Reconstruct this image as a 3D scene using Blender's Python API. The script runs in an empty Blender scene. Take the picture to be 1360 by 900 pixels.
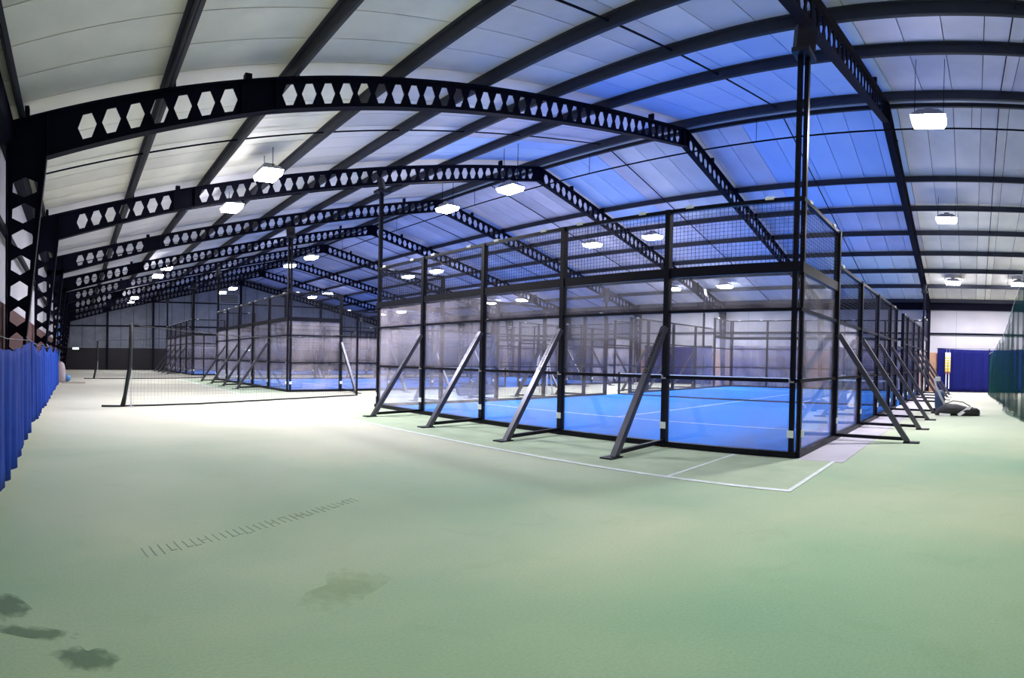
import bpy, math, random
from mathutils import Vector, Matrix
random.seed(7)
scene = bpy.context.scene
COL = scene.collection

# ------------------------------------------------------------------ camera
# The photograph is a phone panorama: a cylindrical picture swept about the standing point.
CAM_YAW, CAM_PITCH, CAM_ROLL, CAM_H = 0.76411, -0.01088, 0.018466, 1.44
FX, FY, CX, CY = 759.59, 649.75, 680.0, 483.80
cd = bpy.data.cameras.new('camera')
cd.type = 'PANO'
cd.panorama_type = 'CENTRAL_CYLINDRICAL'
cd.central_cylindrical_range_u_min = -CX / FX
cd.central_cylindrical_range_u_max = (1360 - CX) / FX
cd.central_cylindrical_range_v_min = -(900 - CY) / FY
cd.central_cylindrical_range_v_max = CY / FY
cd.central_cylindrical_radius = 1.0
cd.clip_start = 0.05
cam = bpy.data.objects.new('camera', cd)
COL.objects.link(cam)
_f = Vector((math.sin(CAM_YAW) * math.cos(CAM_PITCH), math.cos(CAM_YAW) * math.cos(CAM_PITCH), math.sin(CAM_PITCH)))
_r0 = Vector((math.cos(CAM_YAW), -math.sin(CAM_YAW), 0))
_u0 = _r0.cross(_f)
_r = _r0 * math.cos(CAM_ROLL) + _u0 * math.sin(CAM_ROLL)
_u = -_r0 * math.sin(CAM_ROLL) + _u0 * math.cos(CAM_ROLL)
_m = Matrix((_r, _u, -_f)).transposed().to_4x4()
_m.translation = (0, 0, CAM_H)
cam.matrix_world = _m
scene.camera = cam

# ------------------------------------------------------------------ world, exposure
w = bpy.data.worlds.new('night')
scene.world = w
w.use_nodes = True
w.node_tree.nodes['Background'].inputs[0].default_value = (0.05, 0.09, 0.25, 1)
w.node_tree.nodes['Background'].inputs[1].default_value = 0.3
vs = scene.view_settings
vs.view_transform = 'Standard'
vs.look = 'None'
vs.gamma = 1
vs.use_curve_mapping = False
vs.exposure = 0.76
LAMP_GLOW = 32.0          # radiance of the lens
LAMP_POWER = 1500.0       # downward beam of each lamp, watts
LAMP_COLOR = (0.97, 0.94, 1.0)
scene.cycles.transparent_max_bounces = 40
scene.cycles.max_bounces = 10
scene.cycles.diffuse_bounces = 6
scene.cycles.glossy_bounces = 4

# ------------------------------------------------------------------ helpers
class MB:
    def __init__(s):
        s.v = []; s.f = []
    def poly(s, pts):
        n = len(s.v); s.v += [tuple(p) for p in pts]; s.f.append(tuple(range(n, n + len(pts))))
    def hexa(s, p):      # 8 points: bottom ring 0-3, top ring 4-7
        n = len(s.v); s.v += [tuple(q) for q in p]
        for a in ((0, 3, 2, 1), (4, 5, 6, 7), (0, 1, 5, 4), (1, 2, 6, 5), (2, 3, 7, 6), (3, 0, 4, 7)):
            s.f.append(tuple(n + i for i in a))
        return s
    def box(s, x0, x1, y0, y1, z0, z1):
        return s.hexa([(x0, y0, z0), (x1, y0, z0), (x1, y1, z0), (x0, y1, z0), (x0, y0, z1), (x1, y0, z1), (x1, y1, z1), (x0, y1, z1)])
    def bar(s, a, b, wd, ht, up=(0, 0, 1)):
        a = Vector(a); b = Vector(b); d = (b - a).normalized(); up = Vector(up)
        if abs(d.dot(up)) > 0.99: up = Vector((1, 0, 0))
        sd = d.cross(up).normalized(); u = sd.cross(d)
        r = [(-1, -1), (1, -1), (1, 1), (-1, 1)]
        p = [a + sd * (i * wd / 2) + u * (j * ht / 2) for i, j in r] + [b + sd * (i * wd / 2) + u * (j * ht / 2) for i, j in r]
        n = len(s.v); s.v += [tuple(q) for q in p]
        for f in ((0, 1, 2, 3), (7, 6, 5, 4), (0, 4, 5, 1), (1, 5, 6, 2), (2, 6, 7, 3), (3, 7, 4, 0)):
            s.f.append(tuple(n + i for i in f))
        return s
    def tube(s, pts, r, n=8, cap=True):
        pts = [Vector(p) for p in pts]
        rs = r if isinstance(r, (list, tuple)) else [r] * len(pts)
        rings = []; ref = None
        for i, p in enumerate(pts):
            d = (pts[min(i + 1, len(pts) - 1)] - pts[max(i - 1, 0)]).normalized()
            if ref is None:
                ref = Vector((0, 0, 1)) if abs(d.z) < 0.9 else Vector((1, 0, 0))
            u = (ref - d * ref.dot(d)).normalized(); ref = u; q = d.cross(u)
            base = len(s.v)
            for k in range(n):
                t = 2 * math.pi * k / n
                s.v.append(tuple(p + u * (math.cos(t) * rs[i]) + q * (math.sin(t) * rs[i])))
            rings.append(base)
        for a, b in zip(rings, rings[1:]):
            for k in range(n):
                s.f.append((a + k, a + (k + 1) % n, b + (k + 1) % n, b + k))
        if cap:
            s.f.append(tuple(rings[0] + k for k in reversed(range(n))))
            s.f.append(tuple(rings[-1] + k for k in range(n)))
        return s
    def lathe(s, prof, n=16, c=(0, 0, 0)):
        rings = []
        for r, z in prof:
            b = len(s.v)
            for k in range(n):
                t = 2 * math.pi * k / n
                s.v.append((c[0] + r * math.cos(t), c[1] + r * math.sin(t), c[2] + z))
            rings.append(b)
        for a, b in zip(rings, rings[1:]):
            for k in range(n):
                s.f.append((a + k, a + (k + 1) % n, b + (k + 1) % n, b + k))
        s.f.append(tuple(rings[0] + k for k in reversed(range(n))))
        s.f.append(tuple(rings[-1] + k for k in range(n)))
        return s
    def mesh(s, name, m, smooth=False):
        me = bpy.data.meshes.new(name); me.from_pydata(s.v, [], s.f)
        if smooth:
            for p in me.polygons: p.use_smooth = True
        if m is not None: me.materials.append(m)
        me.update()
        return me
    def build(s, name, m, parent=None, loc=(0, 0, 0), smooth=False, bevel=0):
        o = link(name, s.mesh(name, m, smooth), parent, loc)
        if bevel:
            b = o.modifiers.new('bevel', 'BEVEL'); b.width = bevel; b.segments = 2; b.limit_method = 'ANGLE'
        return o

def link(name, me, parent=None, loc=(0, 0, 0), rot=None):
    o = bpy.data.objects.new(name, me); COL.objects.link(o); o.location = loc
    if rot: o.rotation_euler = rot
    if parent is not None: o.parent = parent
    return o
def tag(o, label=None, cat=None, group=None, kind=None):
    if label: o['label'] = label
    if cat: o['category'] = cat
    if group: o['group'] = group
    if kind: o['kind'] = kind
    return o
def empty(name, loc=(0, 0, 0), rz=0):
    o = bpy.data.objects.new(name, None); COL.objects.link(o); o.location = loc; o.rotation_euler = (0, 0, rz)
    o.empty_display_size = 0.2
    return o
def copy_tree(o, parent=None):
    c = o.copy(); COL.objects.link(c)
    if parent is not None: c.parent = parent
    for ch in list(o.children): copy_tree(ch, c)
    return c
def mat(name, col, rough=0.6, metal=0.0, noise=None, bump=0.0, scale=5.0, sheen=0.0, spec=0.5):
    m = bpy.data.materials.new(name); m.use_nodes = True
    nt = m.node_tree; b = nt.nodes['Principled BSDF']
    b.inputs['Base Color'].default_value = (*col, 1); b.inputs['Roughness'].default_value = rough
    b.inputs['Metallic'].default_value = metal
    b.inputs['Specular IOR Level'].default_value = spec
    if sheen:
        b.inputs['Sheen Weight'].default_value = sheen; b.inputs['Sheen Roughness'].default_value = 0.4
    if noise or bump:
        tc = nt.nodes.new('ShaderNodeTexCoord'); n = nt.nodes.new('ShaderNodeTexNoise')
        n.inputs['Scale'].default_value = scale; n.inputs['Detail'].default_value = 6
        nt.links.new(tc.outputs['Object'], n.inputs['Vector'])
        if noise:
            r = nt.nodes.new('ShaderNodeValToRGB')
            r.color_ramp.elements[0].position = 0.3; r.color_ramp.elements[1].position = 0.7
            r.color_ramp.elements[0].color = (*noise, 1); r.color_ramp.elements[1].color = (*col, 1)
            nt.links.new(n.outputs['Fac'], r.inputs['Fac']); nt.links.new(r.outputs['Color'], b.inputs['Base Color'])
        if bump:
            bp = nt.nodes.new('ShaderNodeBump'); bp.inputs['Strength'].default_value = bump; bp.inputs['Distance'].default_value = 0.02
            nt.links.new(n.outputs['Fac'], bp.inputs['Height']); nt.links.new(bp.outputs['Normal'], b.inputs['Normal'])
    return m

# ------------------------------------------------------------------ materials
M = {}
M['frame_steel'] = mat('frame_steel', (0.0035, 0.004, 0.016), 0.7, noise=(0.0022, 0.0026, 0.011), scale=3, spec=0.12)
M['purlin_steel'] = mat('purlin_steel', (0.038, 0.042, 0.062), 0.6, noise=(0.028, 0.032, 0.050), scale=2, spec=0.3)
M['court_steel'] = mat('court_steel', (0.0025, 0.003, 0.009), 0.4, noise=(0.0018, 0.0022, 0.007), scale=8, spec=0.22)
M['brace_steel'] = mat('brace_steel', (0.12, 0.12, 0.145), 0.36, metal=1.0)
M['grey_steel'] = mat('grey_steel', (0.45, 0.46, 0.50), 0.35, metal=0.8)
M['wire'] = mat('wire', (0.012, 0.013, 0.03), 0.5)
M['white_plate'] = mat('white_plate', (0.80, 0.85, 0.82), 0.5)
M['line_white'] = mat('line_white', (0.82, 0.86, 0.84), 0.8, noise=(0.66, 0.72, 0.68), scale=6)
M['turf_blue'] = mat('turf_blue', (0.018, 0.235, 0.86), 0.9, noise=(0.014, 0.20, 0.80), scale=2.2, bump=0.15, spec=0.2)
M['curtain_blue'] = mat('curtain_blue', (0.010, 0.055, 0.36), 0.8, noise=(0.007, 0.038, 0.28), scale=4, spec=0.2)
M['curtain_navy'] = mat('curtain_navy', (0.003, 0.006, 0.105), 0.8, noise=(0.002, 0.004, 0.08), scale=4, spec=0.2)
M['wall_sheet'] = mat('wall_sheet', (0.54, 0.52, 0.57), 0.6, noise=(0.44, 0.43, 0.49), scale=0.8)
M['gable_sheet'] = mat('gable_sheet', (0.20, 0.22, 0.27), 0.7, noise=(0.14, 0.16, 0.20), scale=1.6)
M['gable_dark'] = mat('gable_dark', (0.016, 0.013, 0.018), 0.7, noise=(0.011, 0.009, 0.013), scale=2)
M['net_black'] = mat('net_black', (0.010, 0.013, 0.014), 0.8)
M['rope_black'] = mat('rope_black', (0.008, 0.010, 0.012), 0.8)
M['black_text'] = mat('black_text', (0.004, 0.004, 0.006), 0.95, spec=0.0)
M['bag_black'] = mat('bag_black', (0.010, 0.011, 0.016), 0.55, noise=(0.006, 0.007, 0.010), scale=9, bump=0.3)
M['white_cloth'] = mat('white_cloth', (0.72, 0.72, 0.74), 0.7)
M['ball_yellow'] = mat('ball_yellow', (0.80, 0.56, 0.05), 0.9)
M['clear_plastic'] = mat('clear_plastic', (0.75, 0.70, 0.55), 0.4)
M['red_cap'] = mat('red_cap', (0.25, 0.05, 0.03), 0.5)
M['pack_blue'] = mat('pack_blue', (0.03, 0.06, 0.14), 0.6)
M['grey_tube'] = mat('grey_tube', (0.50, 0.52, 0.55), 0.4)
M['sack'] = mat('sack', (0.62, 0.50, 0.52), 0.8, noise=(0.46, 0.42, 0.50), scale=7, bump=0.4)
M['ball_blue'] = mat('ball_blue', (0.10, 0.30, 0.62), 0.5)
M['pole_blue'] = mat('pole_blue', (0.06, 0.20, 0.55), 0.5)
M['mat_tan'] = mat('mat_tan', (0.34, 0.30, 0.22), 0.9)
M['mat_lilac'] = mat('mat_lilac', (0.52, 0.49, 0.54), 0.9, noise=(0.46, 0.44, 0.50), scale=3)
M['lamp_body'] = mat('lamp_body', (0.30, 0.30, 0.34), 0.5)
M['lamp_black'] = mat('lamp_black', (0.006, 0.006, 0.014), 0.45)
M['vent_grey'] = mat('vent_grey', (0.30, 0.33, 0.38), 0.5)
M['ridge_white'] = mat('ridge_white', (0.22, 0.26, 0.34), 0.4)
M['dark_joint'] = mat('dark_joint', (0.03, 0.032, 0.045), 0.9)

def emit(name, col, s):
    m = bpy.data.materials.new(name); m.use_nodes = True
    b = m.node_tree.nodes['Principled BSDF']
    b.inputs['Base Color'].default_value = (*col, 1)
    b.inputs['Emission Color'].default_value = (*col, 1); b.inputs['Emission Strength'].default_value = s
    return m
M['lamp_lens'] = emit('lamp_lens', LAMP_COLOR, LAMP_GLOW)
M['exit_light'] = emit('exit_light', (0.75, 1.0, 0.9), 4.0)

def glass_mat():
    m = bpy.data.materials.new('court_glass'); m.use_nodes = True
    nt = m.node_tree; nt.nodes.clear()
    out = nt.nodes.new('ShaderNodeOutputMaterial'); mix = nt.nodes.new('ShaderNodeMixShader')
    tr = nt.nodes.new('ShaderNodeBsdfTransparent'); gl = nt.nodes.new('ShaderNodeBsdfGlossy')
    df = nt.nodes.new('ShaderNodeBsdfDiffuse'); mix2 = nt.nodes.new('ShaderNodeMixShader')
    fr = nt.nodes.new('ShaderNodeFresnel'); geo = nt.nodes.new('ShaderNodeNewGeometry')
    io = nt.nodes.new('ShaderNodeMapRange'); io.inputs[3].default_value = 1.5; io.inputs[4].default_value = 1 / 1.5   # both faces of a thin pane reflect alike
    nt.links.new(geo.outputs['Backfacing'], io.inputs[0]); nt.links.new(io.outputs[0], fr.inputs['IOR'])
    tr.inputs['Color'].default_value = (0.92, 0.95, 0.96, 1); gl.inputs['Roughness'].default_value = 0.01
    gl.inputs['Color'].default_value = (0.95, 0.95, 1, 1)
    df.inputs['Color'].default_value = (0.80, 0.70, 0.80, 1)
    tc = nt.nodes.new('ShaderNodeTexCoord'); n = nt.nodes.new('ShaderNodeTexNoise')
    n.inputs['Scale'].default_value = 1.3; n.inputs['Detail'].default_value = 5
    mr = nt.nodes.new('ShaderNodeMapRange'); mr.inputs[1].default_value = 0.35; mr.inputs[2].default_value = 0.7
    mr.inputs[3].default_value = 0.05; mr.inputs[4].default_value = 0.20      # smears and dust, plus a pinkish haze of reflections painted in
    nt.links.new(tc.outputs['Object'], n.inputs['Vector']); nt.links.new(n.outputs['Fac'], mr.inputs[0])
    nt.links.new(fr.outputs[0], mix.inputs[0]); nt.links.new(tr.outputs[0], mix.inputs[1]); nt.links.new(gl.outputs[0], mix.inputs[2])
    nt.links.new(mr.outputs[0], mix2.inputs[0]); nt.links.new(mix.outputs[0], mix2.inputs[1]); nt.links.new(df.outputs[0], mix2.inputs[2])
    nt.links.new(mix2.outputs[0], out.inputs[0])
    return m
M['glass'] = glass_mat()

def film_mat(name, col, fac):
    m = bpy.data.materials.new(name); m.use_nodes = True
    nt = m.node_tree; nt.nodes.clear()
    out = nt.nodes.new('ShaderNodeOutputMaterial'); mix = nt.nodes.new('ShaderNodeMixShader')
    tr = nt.nodes.new('ShaderNodeBsdfTransparent'); df = nt.nodes.new('ShaderNodeBsdfDiffuse')
    df.inputs['Color'].default_value = (*col, 1)
    mix.inputs[0].default_value = fac
    nt.links.new(tr.outputs[0], mix.inputs[1]); nt.links.new(df.outputs[0], mix.inputs[2]); nt.links.new(mix.outputs[0], out.inputs[0])
    return m
M['net_green'] = film_mat('net_green', (0.012, 0.05, 0.05), 0.33)

def roof_mat(name, c0, c1):
    m = bpy.data.materials.new(name); m.use_nodes = True
    nt = m.node_tree; b = nt.nodes['Principled BSDF']; b.inputs['Roughness'].default_value = 0.55
    tc = nt.nodes.new('ShaderNodeTexCoord'); n = nt.nodes.new('ShaderNodeTexNoise'); n.inputs['Scale'].default_value = 0.55
    n.inputs['Detail'].default_value = 7
    oi = nt.nodes.new('ShaderNodeObjectInfo'); add = nt.nodes.new('ShaderNodeMath'); add.operation = 'MULTIPLY_ADD'
    add.inputs[1].default_value = 0.25; r = nt.nodes.new('ShaderNodeValToRGB')
    r.color_ramp.elements[0].position = 0.35; r.color_ramp.elements[0].color = (*c0, 1)
    r.color_ramp.elements[1].position = 0.72; r.color_ramp.elements[1].color = (*c1, 1)
    nt.links.new(tc.outputs['Object'], n.inputs['Vector']); nt.links.new(oi.outputs['Random'], add.inputs[0])
    nt.links.new(n.outputs['Fac'], add.inputs[2]); nt.links.new(add.outputs[0], r.inputs[0]); nt.links.new(r.outputs[0], b.inputs['Base Color'])
    return m
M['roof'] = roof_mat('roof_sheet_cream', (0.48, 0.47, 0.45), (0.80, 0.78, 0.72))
M['roof_lilac_cast'] = roof_mat('roof_sheet_lilac_cast', (0.36, 0.37, 0.52), (0.58, 0.58, 0.76))  # violet cast of the lamps painted into the sheet colour
M['roof_azure_glow'] = roof_mat('roof_sheet_azure_glow', (0.27, 0.43, 0.88), (0.42, 0.58, 0.98))   # rooflight sheets, blue dusk glow painted into their colour

def brick_mat(name, c1, c2, c3):
    m = bpy.data.materials.new(name); m.use_nodes = True
    nt = m.node_tree; b = nt.nodes['Principled BSDF']; b.inputs['Roughness'].default_value = 0.85
    tc = nt.nodes.new('ShaderNodeTexCoord'); sx = nt.nodes.new('ShaderNodeSeparateXYZ'); cx = nt.nodes.new('ShaderNodeCombineXYZ')
    br = nt.nodes.new('ShaderNodeTexBrick')
    br.inputs['Color1'].default_value = (*c1, 1); br.inputs['Color2'].default_value = (*c2, 1)
    br.inputs['Mortar'].default_value = (*c3, 1); br.inputs['Scale'].default_value = 1.0
    br.inputs['Brick Width'].default_value = 0.225; br.inputs['Row Height'].default_value = 0.075; br.inputs['Mortar Size'].default_value = 0.008
    nt.links.new(tc.outputs['Object'], sx.inputs[0]); nt.links.new(sx.outputs['Y'], cx.inputs['X']); nt.links.new(sx.outputs['Z'], cx.inputs['Y'])
    nt.links.new(cx.outputs[0], br.inputs['Vector']); nt.links.new(br.outputs['Color'], b.inputs['Base Color'])
    return m
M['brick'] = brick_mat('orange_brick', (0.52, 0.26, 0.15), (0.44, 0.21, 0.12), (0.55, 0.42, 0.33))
M['brick_shaded'] = brick_mat('shaded_brick', (0.10, 0.028, 0.026), (0.075, 0.022, 0.022), (0.07, 0.05, 0.05))  # shade of the unlit left wall painted into the brick colours

def floor_mat():
    m = bpy.data.materials.new('green_carpet'); m.use_nodes = True
    nt = m.node_tree; b = nt.nodes['Principled BSDF']; b.inputs['Roughness'].default_value = 0.95
    b.inputs['Specular IOR Level'].default_value = 0.2
    b.inputs['Sheen Weight'].default_value = 0.35; b.inputs['Sheen Roughness'].default_value = 0.5
    b.inputs['Sheen Tint'].default_value = (1.0, 0.95, 0.9, 1)
    tc = nt.nodes.new('ShaderNodeTexCoord')
    def noise(scale, detail=5, dist=0.0):
        n = nt.nodes.new('ShaderNodeTexNoise'); n.inputs['Scale'].default_value = scale; n.inputs['Detail'].default_value = detail
        n.inputs['Distortion'].default_value = dist
        nt.links.new(tc.outputs['Object'], n.inputs['Vector']); return n
    n1 = noise(0.32, 4, 0.3); n2 = noise(60, 3); n3 = noise(2.2, 8, 1.0)
    r1 = nt.nodes.new('ShaderNodeValToRGB')
    r1.color_ramp.elements[0].position = 0.34; r1.color_ramp.elements[0].color = (0.27, 0.50, 0.29, 1)
    r1.color_ramp.elements[1].position = 0.66; r1.color_ramp.elements[1].color = (0.52, 0.65, 0.37, 1)
    nt.links.new(n1.outputs['Fac'], r1.inputs[0])
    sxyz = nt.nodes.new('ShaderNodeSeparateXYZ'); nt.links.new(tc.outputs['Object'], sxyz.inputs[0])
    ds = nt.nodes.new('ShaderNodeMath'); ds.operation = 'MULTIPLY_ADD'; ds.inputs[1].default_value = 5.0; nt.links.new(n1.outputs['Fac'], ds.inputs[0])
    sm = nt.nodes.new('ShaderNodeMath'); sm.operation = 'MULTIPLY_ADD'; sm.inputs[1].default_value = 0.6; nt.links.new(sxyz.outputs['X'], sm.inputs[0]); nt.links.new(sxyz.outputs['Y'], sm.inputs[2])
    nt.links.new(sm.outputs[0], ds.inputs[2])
    falloff_rng = nt.nodes.new('ShaderNodeMapRange'); falloff_rng.inputs[1].default_value = 5.0; falloff_rng.inputs[2].default_value = 14.0; nt.links.new(ds.outputs[0], falloff_rng.inputs[0])
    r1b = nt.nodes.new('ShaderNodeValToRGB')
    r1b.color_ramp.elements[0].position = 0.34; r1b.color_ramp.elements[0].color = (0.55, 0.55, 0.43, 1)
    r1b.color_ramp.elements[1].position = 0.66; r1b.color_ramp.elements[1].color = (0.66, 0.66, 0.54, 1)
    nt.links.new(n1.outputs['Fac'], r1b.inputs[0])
    falloff_mix = nt.nodes.new('ShaderNodeMixRGB'); nt.links.new(falloff_rng.outputs[0], falloff_mix.inputs[0]); nt.links.new(r1.outputs[0], falloff_mix.inputs[1]); nt.links.new(r1b.outputs[0], falloff_mix.inputs[2])  # green near, cream far: light falloff and grazing paleness painted into the carpet
    r1 = falloff_mix
    mx = nt.nodes.new('ShaderNodeMixRGB'); mx.blend_type = 'MULTIPLY'; mx.inputs[0].default_value = 0.5
    r2 = nt.nodes.new('ShaderNodeValToRGB'); r2.color_ramp.elements[0].color = (0.6, 0.64, 0.6, 1); r2.color_ramp.elements[1].color = (1.15, 1.12, 1.1, 1)
    nt.links.new(n2.outputs['Fac'], r2.inputs[0]); nt.links.new(r1.outputs[0], mx.inputs[1]); nt.links.new(r2.outputs[0], mx.inputs[2])
    # wear blotches with a shape of their own
    mx2 = nt.nodes.new('ShaderNodeMixRGB'); mx2.blend_type = 'MULTIPLY'
    r3 = nt.nodes.new('ShaderNodeValToRGB'); r3.color_ramp.elements[0].position = 0.60; r3.color_ramp.elements[0].color = (0, 0, 0, 1)
    r3.color_ramp.elements[1].position = 0.72; r3.color_ramp.elements[1].color = (0.5, 0.5, 0.5, 1)
    nt.links.new(n3.outputs['Fac'], r3.inputs[0]); nt.links.new(r3.outputs[0], mx2.inputs[0]); nt.links.new(mx.outputs[0], mx2.inputs[1])
    mx2.inputs[2].default_value = (0.86, 0.90, 0.80, 1)
    nt.links.new(mx2.outputs[0], b.inputs['Base Color'])
    bp = nt.nodes.new('ShaderNodeBump'); bp.inputs['Strength'].default_value = 0.25; bp.inputs['Distance'].default_value = 0.01
    nt.links.new(n2.outputs['Fac'], bp.inputs['Height']); nt.links.new(bp.outputs['Normal'], b.inputs['Normal'])
    return m
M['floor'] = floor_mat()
def stain_mat(name, col, dens, hard=3.0):
    m = bpy.data.materials.new(name); m.use_nodes = True
    nt = m.node_tree; b = nt.nodes['Principled BSDF']; b.inputs['Base Color'].default_value = (*col, 1); b.inputs['Roughness'].default_value = 0.95
    b.inputs['Specular IOR Level'].default_value = 0.1
    tc = nt.nodes.new('ShaderNodeTexCoord'); n = nt.nodes.new('ShaderNodeTexNoise'); n.inputs['Scale'].default_value = 13; n.inputs['Detail'].default_value = 6
    nt.links.new(tc.outputs['Object'], n.inputs['Vector'])
    vm = nt.nodes.new('ShaderNodeVectorMath'); vm.operation = 'MULTIPLY_ADD'; vm.inputs[1].default_value = (2, 2, 0); vm.inputs[2].default_value = (-1, -1, 0)
    ln = nt.nodes.new('ShaderNodeVectorMath'); ln.operation = 'LENGTH'
    nt.links.new(tc.outputs['Generated'], vm.inputs[0]); nt.links.new(vm.outputs[0], ln.inputs[0])
    a1 = nt.nodes.new('ShaderNodeMath'); a1.operation = 'MULTIPLY_ADD'; a1.inputs[1].default_value = 1.5; a1.inputs[2].default_value = 0.12
    nt.links.new(n.outputs['Fac'], a1.inputs[0])
    a2 = nt.nodes.new('ShaderNodeMath'); a2.operation = 'SUBTRACT'; nt.links.new(a1.outputs[0], a2.inputs[0]); nt.links.new(ln.outputs['Value'], a2.inputs[1])
    a3 = nt.nodes.new('ShaderNodeMath'); a3.operation = 'MULTIPLY'; a3.use_clamp = True; a3.inputs[1].default_value = hard; nt.links.new(a2.outputs[0], a3.inputs[0])
    a4 = nt.nodes.new('ShaderNodeMath'); a4.operation = 'MULTIPLY'; a4.inputs[1].default_value = dens; nt.links.new(a3.outputs[0], a4.inputs[0])
    nt.links.new(a4.outputs[0], b.inputs['Alpha'])
    return m
M['stain'] = stain_mat('stain', (0.13, 0.23, 0.15), 0.46, 2.2)
M['stain_pale'] = stain_mat('stain_pale', (0.34, 0.42, 0.18), 0.2, 1.6)
M['scuff'] = mat('scuff', (0.40, 0.48, 0.33), 0.95, spec=0.1, sheen=0.3)
M['court_green'] = mat('court_green', (0.46, 0.56, 0.38), 0.95, noise=(0.37, 0.47, 0.30), scale=2.5, sheen=0.25)

# ------------------------------------------------------------------ hall dimensions
XL, XR, XRIDGE = -0.98, 28.28, 13.65
YB, YG = -8.60, 46.10
T0, SP = 2.26, 5.461
def ztop(x):                                  # top of the rafters
    return 8.876 - 0.262 * abs(x - XRIDGE)
def zbot(x):                                  # underside of the rafters, deeper towards the knees
    a = XRIDGE - abs(x - XRIDGE)
    if a >= 2.7: return 4.775 + 0.260 * a
    return 4.51 + (a + 0.393) * (4.775 + 0.260 * 2.7 - 4.51) / (2.7 + 0.393)
ROOF_UP = 0.23
def zroof(x): return ztop(x) + ROOF_UP

# ------------------------------------------------------------------ floor
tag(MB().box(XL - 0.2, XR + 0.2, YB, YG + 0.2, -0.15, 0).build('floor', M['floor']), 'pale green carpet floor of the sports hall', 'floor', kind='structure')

# ------------------------------------------------------------------ walls
def wall_long(name, x_in, sgn, label, bm):
    lower = MB().box(min(x_in, x_in + sgn * .25), max(x_in, x_in + sgn * .25), YB, YG, 0, 2.25).build(name, M[bm])
    tag(lower, label, 'wall', kind='structure')
    up = MB().box(min(x_in + sgn * .05, x_in + sgn * .2), max(x_in + sgn * .05, x_in + sgn * .2), YB, YG, 2.25, zroof(x_in) + 0.15).build('upper_cladding', M['wall_sheet'], lower)
    up['label'] = 'white sheet cladding above the brick'
    MB().box(min(x_in, x_in - sgn * .07), max(x_in, x_in - sgn * .07), YB, YG, 3.30, 3.40).build('wall_rail', M['frame_steel'], lower)
    MB().box(min(x_in + sgn * .05, x_in - sgn * .12), max(x_in + sgn * .05, x_in - sgn * .12), YB, YG, ztop(x_in) - 0.32, ztop(x_in) + 0.12).build('eaves_beam', M['frame_steel'], lower)
    return lower
wall_long('wall_left', XL, -1, 'long side wall of brick with pale sheeting above', 'brick_shaded')
wr = wall_long('wall_right', XR, 1, 'opposite long wall of orange brick under white sheets', 'brick')
# vertical joints of the cladding on the far long wall
for k in range(-3, 16):
    yj = T0 + SP * 0.25 + k * SP * 0.5
    MB().box(XR + 0.03, XR + 0.06, yj - 0.012, yj + 0.012, 2.26, ztop(XR) - 0.3).build('sheet_joint', M['vent_grey'], wr)

def gable(name, y, sgn, label):
    y0, y1 = (y, y + 0.2) if sgn > 0 else (y - 0.2, y)
    m = MB(); pr = [(XL - .1, 2.06), (XR + .1, 2.06), (XR + .1, zroof(XR) + .1), (XRIDGE, zroof(XRIDGE) + .1), (XL - .1, zroof(XL) + .1)]
    m.poly([(a, y0, b) for a, b in pr]); m.poly([(a, y1, b) for a, b in reversed(pr)])
    o = m.build(name, M['gable_sheet']); tag(o, label, 'wall', kind='structure')
    d = MB().box(XL - .1, XR + .1, y0, y1, 0, 2.06).build('dado', M['gable_dark'], o); d['label'] = 'dark boarded lower part of the wall'
    return o
wg = gable('wall_front', YG, 1, 'end gable wall of grey sheets over a dark lower band')
gable('wall_back', YB, -1, 'other end gable wall of grey sheets')
for x in (2.6, 6.3, 9.6, 13.65, 17.7, 21.0, 24.7):
    wd = 0.14 if x != 9.6 else 0.2
    MB().box(x - wd / 2, x + wd / 2, YG - 0.2, YG, 0, zroof(x) - 0.1).build('wall_post', M['frame_steel'], wg)
for z in (4.15, 6.45):
    xa = max(XL, XRIDGE - (8.85 - z) / 0.262) if z > 5 else XL
    MB().box(xa, 2 * XRIDGE - xa, YG - 0.1, YG, z - 0.06, z + 0.06).build('wall_rail', M['frame_steel'], wg)
for k in range(28):
    x = XL + 0.5 + k * 1.04
    MB().box(x - 0.012, x + 0.012, YG - 0.02, YG, 2.07, zroof(x) - 0.2).build('sheet_joint', M['gable_dark'], wg)

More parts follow.
